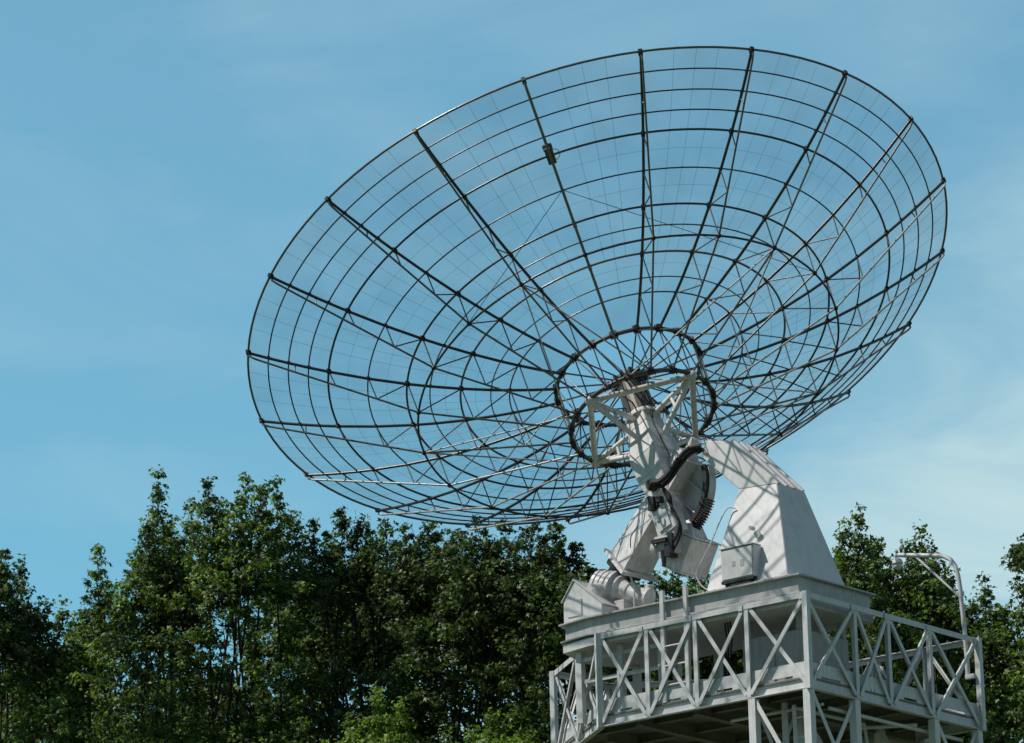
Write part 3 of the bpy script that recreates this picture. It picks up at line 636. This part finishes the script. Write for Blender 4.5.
def tree(Y, spires, base_px, mat, label, leaf=.115, dens=1., name='maple_tree', deep=1., group=TG, spread=1., bottom=None, zmin=None):
    """spires: (px, py, shoot length m, width m) tops of the upright shoots of the crown, each really standing at depth Y+-"""
    bx = at_px(base_px, 743, Y); root = thing(name, (bx.x, Y, 0), 0, label, 'tree', group)
    lv = Leaves(); tops = []
    for s_ in spires:
        px, py, ln, wd = s_[:4]; dy = s_[4] if len(s_) > 4 else random.uniform(-1.0, 1.0)
        tops.append((at_px(px, py, Y + dy), ln, wd))
    zc = min(t[0].z for t in tops) - 3.2
    tr_ = MB(); th = zc; fork = V3(bx.x, Y, zc * .62)
    tr_.tube([V3(bx.x, Y, 0), V3(bx.x + .05, Y, zc * .3), fork], .26, 10, True, .17)
    br = MB()
    for tp, ln, wd in tops:
        elbow = V3(fork.x * .35 + tp.x * .65, fork.y * .35 + tp.y * .65, tp.z - ln * 1.25)
        mid = (fork + elbow) / 2 + V3(random.uniform(-.5, .5), random.uniform(.2, .9), -.4); elbow = elbow + V3(random.uniform(-.25, .25), random.uniform(.0, .5), 0)
        pts = [fork, mid, elbow, tp - V3(random.uniform(-.08, .08), 0, ln * .55), tp - V3(0, 0, .1)]
        dense = []
        for i in range(4):
            for j in range(4): dense.append(pts[i].lerp(pts[i + 1], j / 4))
        br.tube([p_ + V3(math.sin(i_ * 1.3 + tp.x * 5) * .05, .03 * math.cos(i_ * 1.7), 0) if 0 < i_ < 15 else p_ for i_, p_ in enumerate(dense)] + [pts[-1]], .034, 6, False, .005)
        # leafy twigs along the shoot: narrow at the tip, widening downward, with notches
        z = 0.; ph = random.uniform(0, 6)
        while z < ln * 1.6:
            f = z / ln; w_r = wd * 1.2 * (.10 + .90 * min(1.15, f) ** 1.0)
            cen = tp - V3(0, 0, z) + (elbow - tp) * 0 
            k = 2 + int(w_r * 11.0)
            for _ in range(k):
                ph += 2.4 + random.uniform(-.5, .5); rr_ = w_r * random.uniform(.35, 1.0)
                c = cen + V3(math.cos(ph) * rr_, math.sin(ph) * rr_ * .9, random.uniform(-.1, .1) + rr_ * .25)
                if z > .15: br.tube([cen - V3(0, 0, .12), c], .008, 3, False, .004)
                lv.cluster(c, random.uniform(.10, .21), int(random.uniform(14, 26) * dens), leaf * .85, squash=.7)
            z += .16
    # the body of the crown under the shoots
    xs = [t[0].x for t in tops]; x0, x1 = min(xs) - .5, max(xs) + .5
    lo = zmin if zmin is not None else bx.z - 1.2; 
    nb = int((x1 - x0) * 120 * deep)
    def env(x):
        best = -9
        for tp, ln, wd in tops:
            dd = abs(x - tp.x); best = max(best, tp.z - ln * .9 - dd * dd * .8 / max(wd, .3))
        return best
    for _ in range(nb):
        x = random.uniform(x0, x1); y = Y + random.uniform(-1.7, 1.6) * spread; top = env(x) - abs(y - Y) * .25
        if top < lo: continue
        z = random.uniform(lo, top)
        lv.cluster((x, y, z), random.uniform(.18, .36), int(30 * dens), leaf * .9, squash=.6)
        if random.random() < .12: br.tube([V3(x, y, z), V3(x * .7 + bx.x * .3, y, z - random.uniform(.3, .6))], .008, 4, False, .014)
    # lower crown, seen only from elsewhere: coarser
    zl = min(lo, bx.z - 1.0); cx = (x0 + x1) / 2
    for _ in range(int(110 * (x1 - x0) / 3)):
        x = random.gauss(cx, (x1 - x0) * .32); y = Y + random.gauss(.2, 1.1); z = random.uniform(zc * .45, zl)
        lv.cluster((x, y, z), .55, 26, leaf * 2.0)
    trunk = tr_.build('trunk', M['bark'], root); br.build('branches', M['bark'], trunk)
    crown = lv.build(mat, root); crown.name = 'crown'
    return root
S = lambda *a: list(a)
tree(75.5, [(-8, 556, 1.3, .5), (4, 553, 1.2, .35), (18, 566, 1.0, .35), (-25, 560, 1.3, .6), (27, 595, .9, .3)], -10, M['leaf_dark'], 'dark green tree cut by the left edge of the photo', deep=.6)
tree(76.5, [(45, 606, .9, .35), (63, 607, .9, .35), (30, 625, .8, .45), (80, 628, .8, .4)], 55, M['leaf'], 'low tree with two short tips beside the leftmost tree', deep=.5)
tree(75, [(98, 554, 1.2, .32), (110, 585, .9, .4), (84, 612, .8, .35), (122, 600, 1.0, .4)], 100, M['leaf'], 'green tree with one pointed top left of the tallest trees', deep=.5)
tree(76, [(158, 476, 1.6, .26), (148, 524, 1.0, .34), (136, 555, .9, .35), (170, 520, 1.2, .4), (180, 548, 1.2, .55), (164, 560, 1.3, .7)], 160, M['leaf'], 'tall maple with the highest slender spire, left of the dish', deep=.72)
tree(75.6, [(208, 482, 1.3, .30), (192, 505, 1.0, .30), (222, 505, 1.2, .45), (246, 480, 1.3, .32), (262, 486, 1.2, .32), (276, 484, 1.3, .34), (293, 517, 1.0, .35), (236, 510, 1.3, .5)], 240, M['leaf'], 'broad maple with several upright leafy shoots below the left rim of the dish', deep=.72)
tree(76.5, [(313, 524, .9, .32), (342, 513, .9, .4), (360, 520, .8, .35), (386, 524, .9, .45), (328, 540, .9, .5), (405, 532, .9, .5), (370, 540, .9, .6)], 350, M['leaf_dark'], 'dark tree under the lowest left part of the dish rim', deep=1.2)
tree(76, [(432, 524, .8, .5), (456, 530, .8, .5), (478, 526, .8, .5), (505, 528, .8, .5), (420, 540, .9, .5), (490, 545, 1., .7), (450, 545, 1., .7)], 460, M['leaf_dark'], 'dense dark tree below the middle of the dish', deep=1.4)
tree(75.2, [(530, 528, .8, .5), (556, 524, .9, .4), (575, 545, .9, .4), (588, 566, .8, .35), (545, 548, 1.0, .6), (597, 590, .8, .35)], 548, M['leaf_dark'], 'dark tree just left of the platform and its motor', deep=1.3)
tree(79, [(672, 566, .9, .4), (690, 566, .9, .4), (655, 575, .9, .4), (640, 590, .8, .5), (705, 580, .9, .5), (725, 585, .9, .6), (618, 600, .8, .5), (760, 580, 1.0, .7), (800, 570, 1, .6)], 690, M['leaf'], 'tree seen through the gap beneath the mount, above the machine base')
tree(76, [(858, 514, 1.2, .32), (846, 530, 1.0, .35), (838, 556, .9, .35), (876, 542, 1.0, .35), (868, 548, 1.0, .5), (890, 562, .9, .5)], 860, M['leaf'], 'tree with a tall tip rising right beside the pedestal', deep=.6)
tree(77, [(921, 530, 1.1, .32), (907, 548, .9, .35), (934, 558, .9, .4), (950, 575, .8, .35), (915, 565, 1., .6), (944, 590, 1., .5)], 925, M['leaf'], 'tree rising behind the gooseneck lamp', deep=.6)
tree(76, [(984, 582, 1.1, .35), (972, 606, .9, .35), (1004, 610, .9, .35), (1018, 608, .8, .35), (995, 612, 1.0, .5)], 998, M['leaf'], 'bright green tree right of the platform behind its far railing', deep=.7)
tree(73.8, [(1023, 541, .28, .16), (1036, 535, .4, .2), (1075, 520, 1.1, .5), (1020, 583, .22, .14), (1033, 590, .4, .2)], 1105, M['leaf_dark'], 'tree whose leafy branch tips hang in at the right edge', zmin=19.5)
tree(73.2, [(376, 688, .75, .20), (350, 714, .5, .18), (401, 702, .6, .20), (388, 718, .6, .3), (362, 724, .6, .3)], 375, M['leaf_bright'], 'young tree with light green leaves at the bottom edge, below the dish', name='young_tree', leaf=.10, group='young light green trees', deep=.8)
tree(73.2, [(492, 716, .5, .25), (512, 714, .5, .25), (474, 732, .5, .3), (446, 736, .4, .25), (526, 732, .5, .25)], 490, M['leaf_bright'], 'smaller young light green tree at the bottom edge beside the platform', name='young_tree', leaf=.10, group='young light green trees', deep=.8)
# a further row of woodland closes the view between the trunks
far = thing('background_tree', (0, 86, 0), 0, 'x', 'tree'); bpy.data.objects.remove(far)
k_ = 0
for px, py, lb in ((40, 655, 'far'), (200, 665, ''), (330, 575, ''), (450, 560, ''), (560, 585, ''), (700, 625, ''), (860, 600, ''), (980, 640, '')):
    lbs = ['distant tree filling in behind the two short-tipped low trees at far left', 'distant tree behind the two tallest maples', 'distant dark tree behind the left bottom of the dish rim', 'distant dark tree behind the dense dark one', 'distant dark tree behind the left end of the platform', 'distant tree seen through the middle of the railing', 'distant tree behind the pedestal and deck corner', 'distant tree behind the far right railing']
    tree(80.5, [(px - 50, py + 12, 1., .9), (px - 15, py, 1., .9), (px + 20, py + 5, 1., .9), (px + 52, py + 14, 1., .9)], px, M['leaf_dark'], lbs[k_], name='background_tree', leaf=.15, dens=1., group='trees of the second row', deep=.8, spread=.6); k_ += 1

# ------------------------------------------------------------------ light and sky
SUN_EL, SUN_AZ = math.radians(53), math.radians(187)     # azimuth of the direction to the sun, from +X
sd = V3(math.cos(SUN_EL) * math.cos(SUN_AZ), math.cos(SUN_EL) * math.sin(SUN_AZ), math.sin(SUN_EL))
ld = bpy.data.lights.new('sun', 'SUN'); ld.energy = 5.0; ld.angle = math.radians(.53); ld.color = (1., .955, .90)
lo_ = bpy.data.objects.new('sun', ld); COL.objects.link(lo_); lo_.rotation_euler = (-sd).to_track_quat('-Z', 'Y').to_euler(); lo_.location = (-40, -30, 60)
wd_ = bpy.data.worlds.new('World'); sc.world = wd_; wd_.use_nodes = True; nt = wd_.node_tree
bg = nt.nodes['Background']; sky = nt.nodes.new('ShaderNodeTexSky'); sky.sky_type = 'NISHITA'; sky.sun_disc = False
sky.sun_elevation = SUN_EL; sky.sun_rotation = math.pi / 2 - SUN_AZ; sky.air_density = 1.0; sky.dust_density = 1.2; sky.ozone_density = 1.6
tc = nt.nodes.new('ShaderNodeTexCoord'); mp = nt.nodes.new('ShaderNodeMapping'); mp.inputs['Scale'].default_value = (1.6, 1.0, 4.5); mp.inputs['Rotation'].default_value = (0, .45, .1); mp.inputs['Location'].default_value = (.35, 0, .2)
nt.links.new(tc.outputs['Generated'], mp.inputs['Vector'])
cn = noise(nt, 6.5, 7, .55, mp.outputs['Vector']); cn.inputs['Distortion'].default_value = .6
cr = ramp(nt, [(.45, (0, 0, 0)), (.72, (1, 1, 1))]); nt.links.new(cn.outputs['Fac'], cr.inputs['Fac'])
sc_ = nt.nodes.new('ShaderNodeMath'); sc_.operation = 'MULTIPLY'; sc_.inputs[1].default_value = .18; nt.links.new(cr.outputs['Color'], sc_.inputs[0])
tint = mix(nt, sky.outputs['Color'], (.88, 1.53, 1.43), 1., 'MULTIPLY')
sx = nt.nodes.new('ShaderNodeSeparateXYZ'); nt.links.new(tc.outputs['Generated'], sx.inputs[0])
def mth(op, a, b=None, c=None):
    m_ = nt.nodes.new('ShaderNodeMath'); m_.operation = op
    for i, v in enumerate((a, b, c)):
        if v is None: continue
        if isinstance(v, (int, float)): m_.inputs[i].default_value = v
        else: nt.links.new(v, m_.inputs[i])
    return m_.outputs[0]
def rng_(v, a, b, c, d):
    m_ = nt.nodes.new('ShaderNodeMapRange'); m_.interpolation_type = 'SMOOTHSTEP'
    for i, q in enumerate((a, b, c, d)): m_.inputs[i + 1].default_value = q
    nt.links.new(v, m_.inputs[0]); return m_.outputs[0]
gq = mth('SUBTRACT', sx.outputs['X'], mth('MULTIPLY', mth('SUBTRACT', sx.outputs['Z'], .28), 1.3))
veil = mth('MULTIPLY', rng_(gq, .03, .15, 0., 1.), rng_(cn.outputs['Fac'], .3, .65, .35, 1.))      # thin cirrus low on the right
sky_dim = mth('MULTIPLY', rng_(sx.outputs['Z'], .36, .62, 1., .26), rng_(sx.outputs['Y'], -.35, .75, .38, 1.))                                                       # sky dimmed overhead and behind the camera, shaped to deepen the shade
fac = mth('ADD', mth('MULTIPLY', veil, .8), mth('ADD', sc_.outputs[0], rng_(sx.outputs['Z'], .2, .36, .0, .07)))
tint = mix(nt, tint, (.25, .50, 1.25), mth('SUBTRACT', 1., sky_dim))
cc = mix(nt, tint, (5.4, 7.3, 7.6), mth('MULTIPLY', fac, sky_dim))
nt.links.new(cc, bg.inputs['Color']); bg.inputs['Strength'].default_value = .101
sc.view_settings.view_transform = 'Standard'; sc.view_settings.look = 'None'; sc.view_settings.exposure = 0
sc.cycles.max_bounces = 8; sc.cycles.transparent_max_bounces = 16
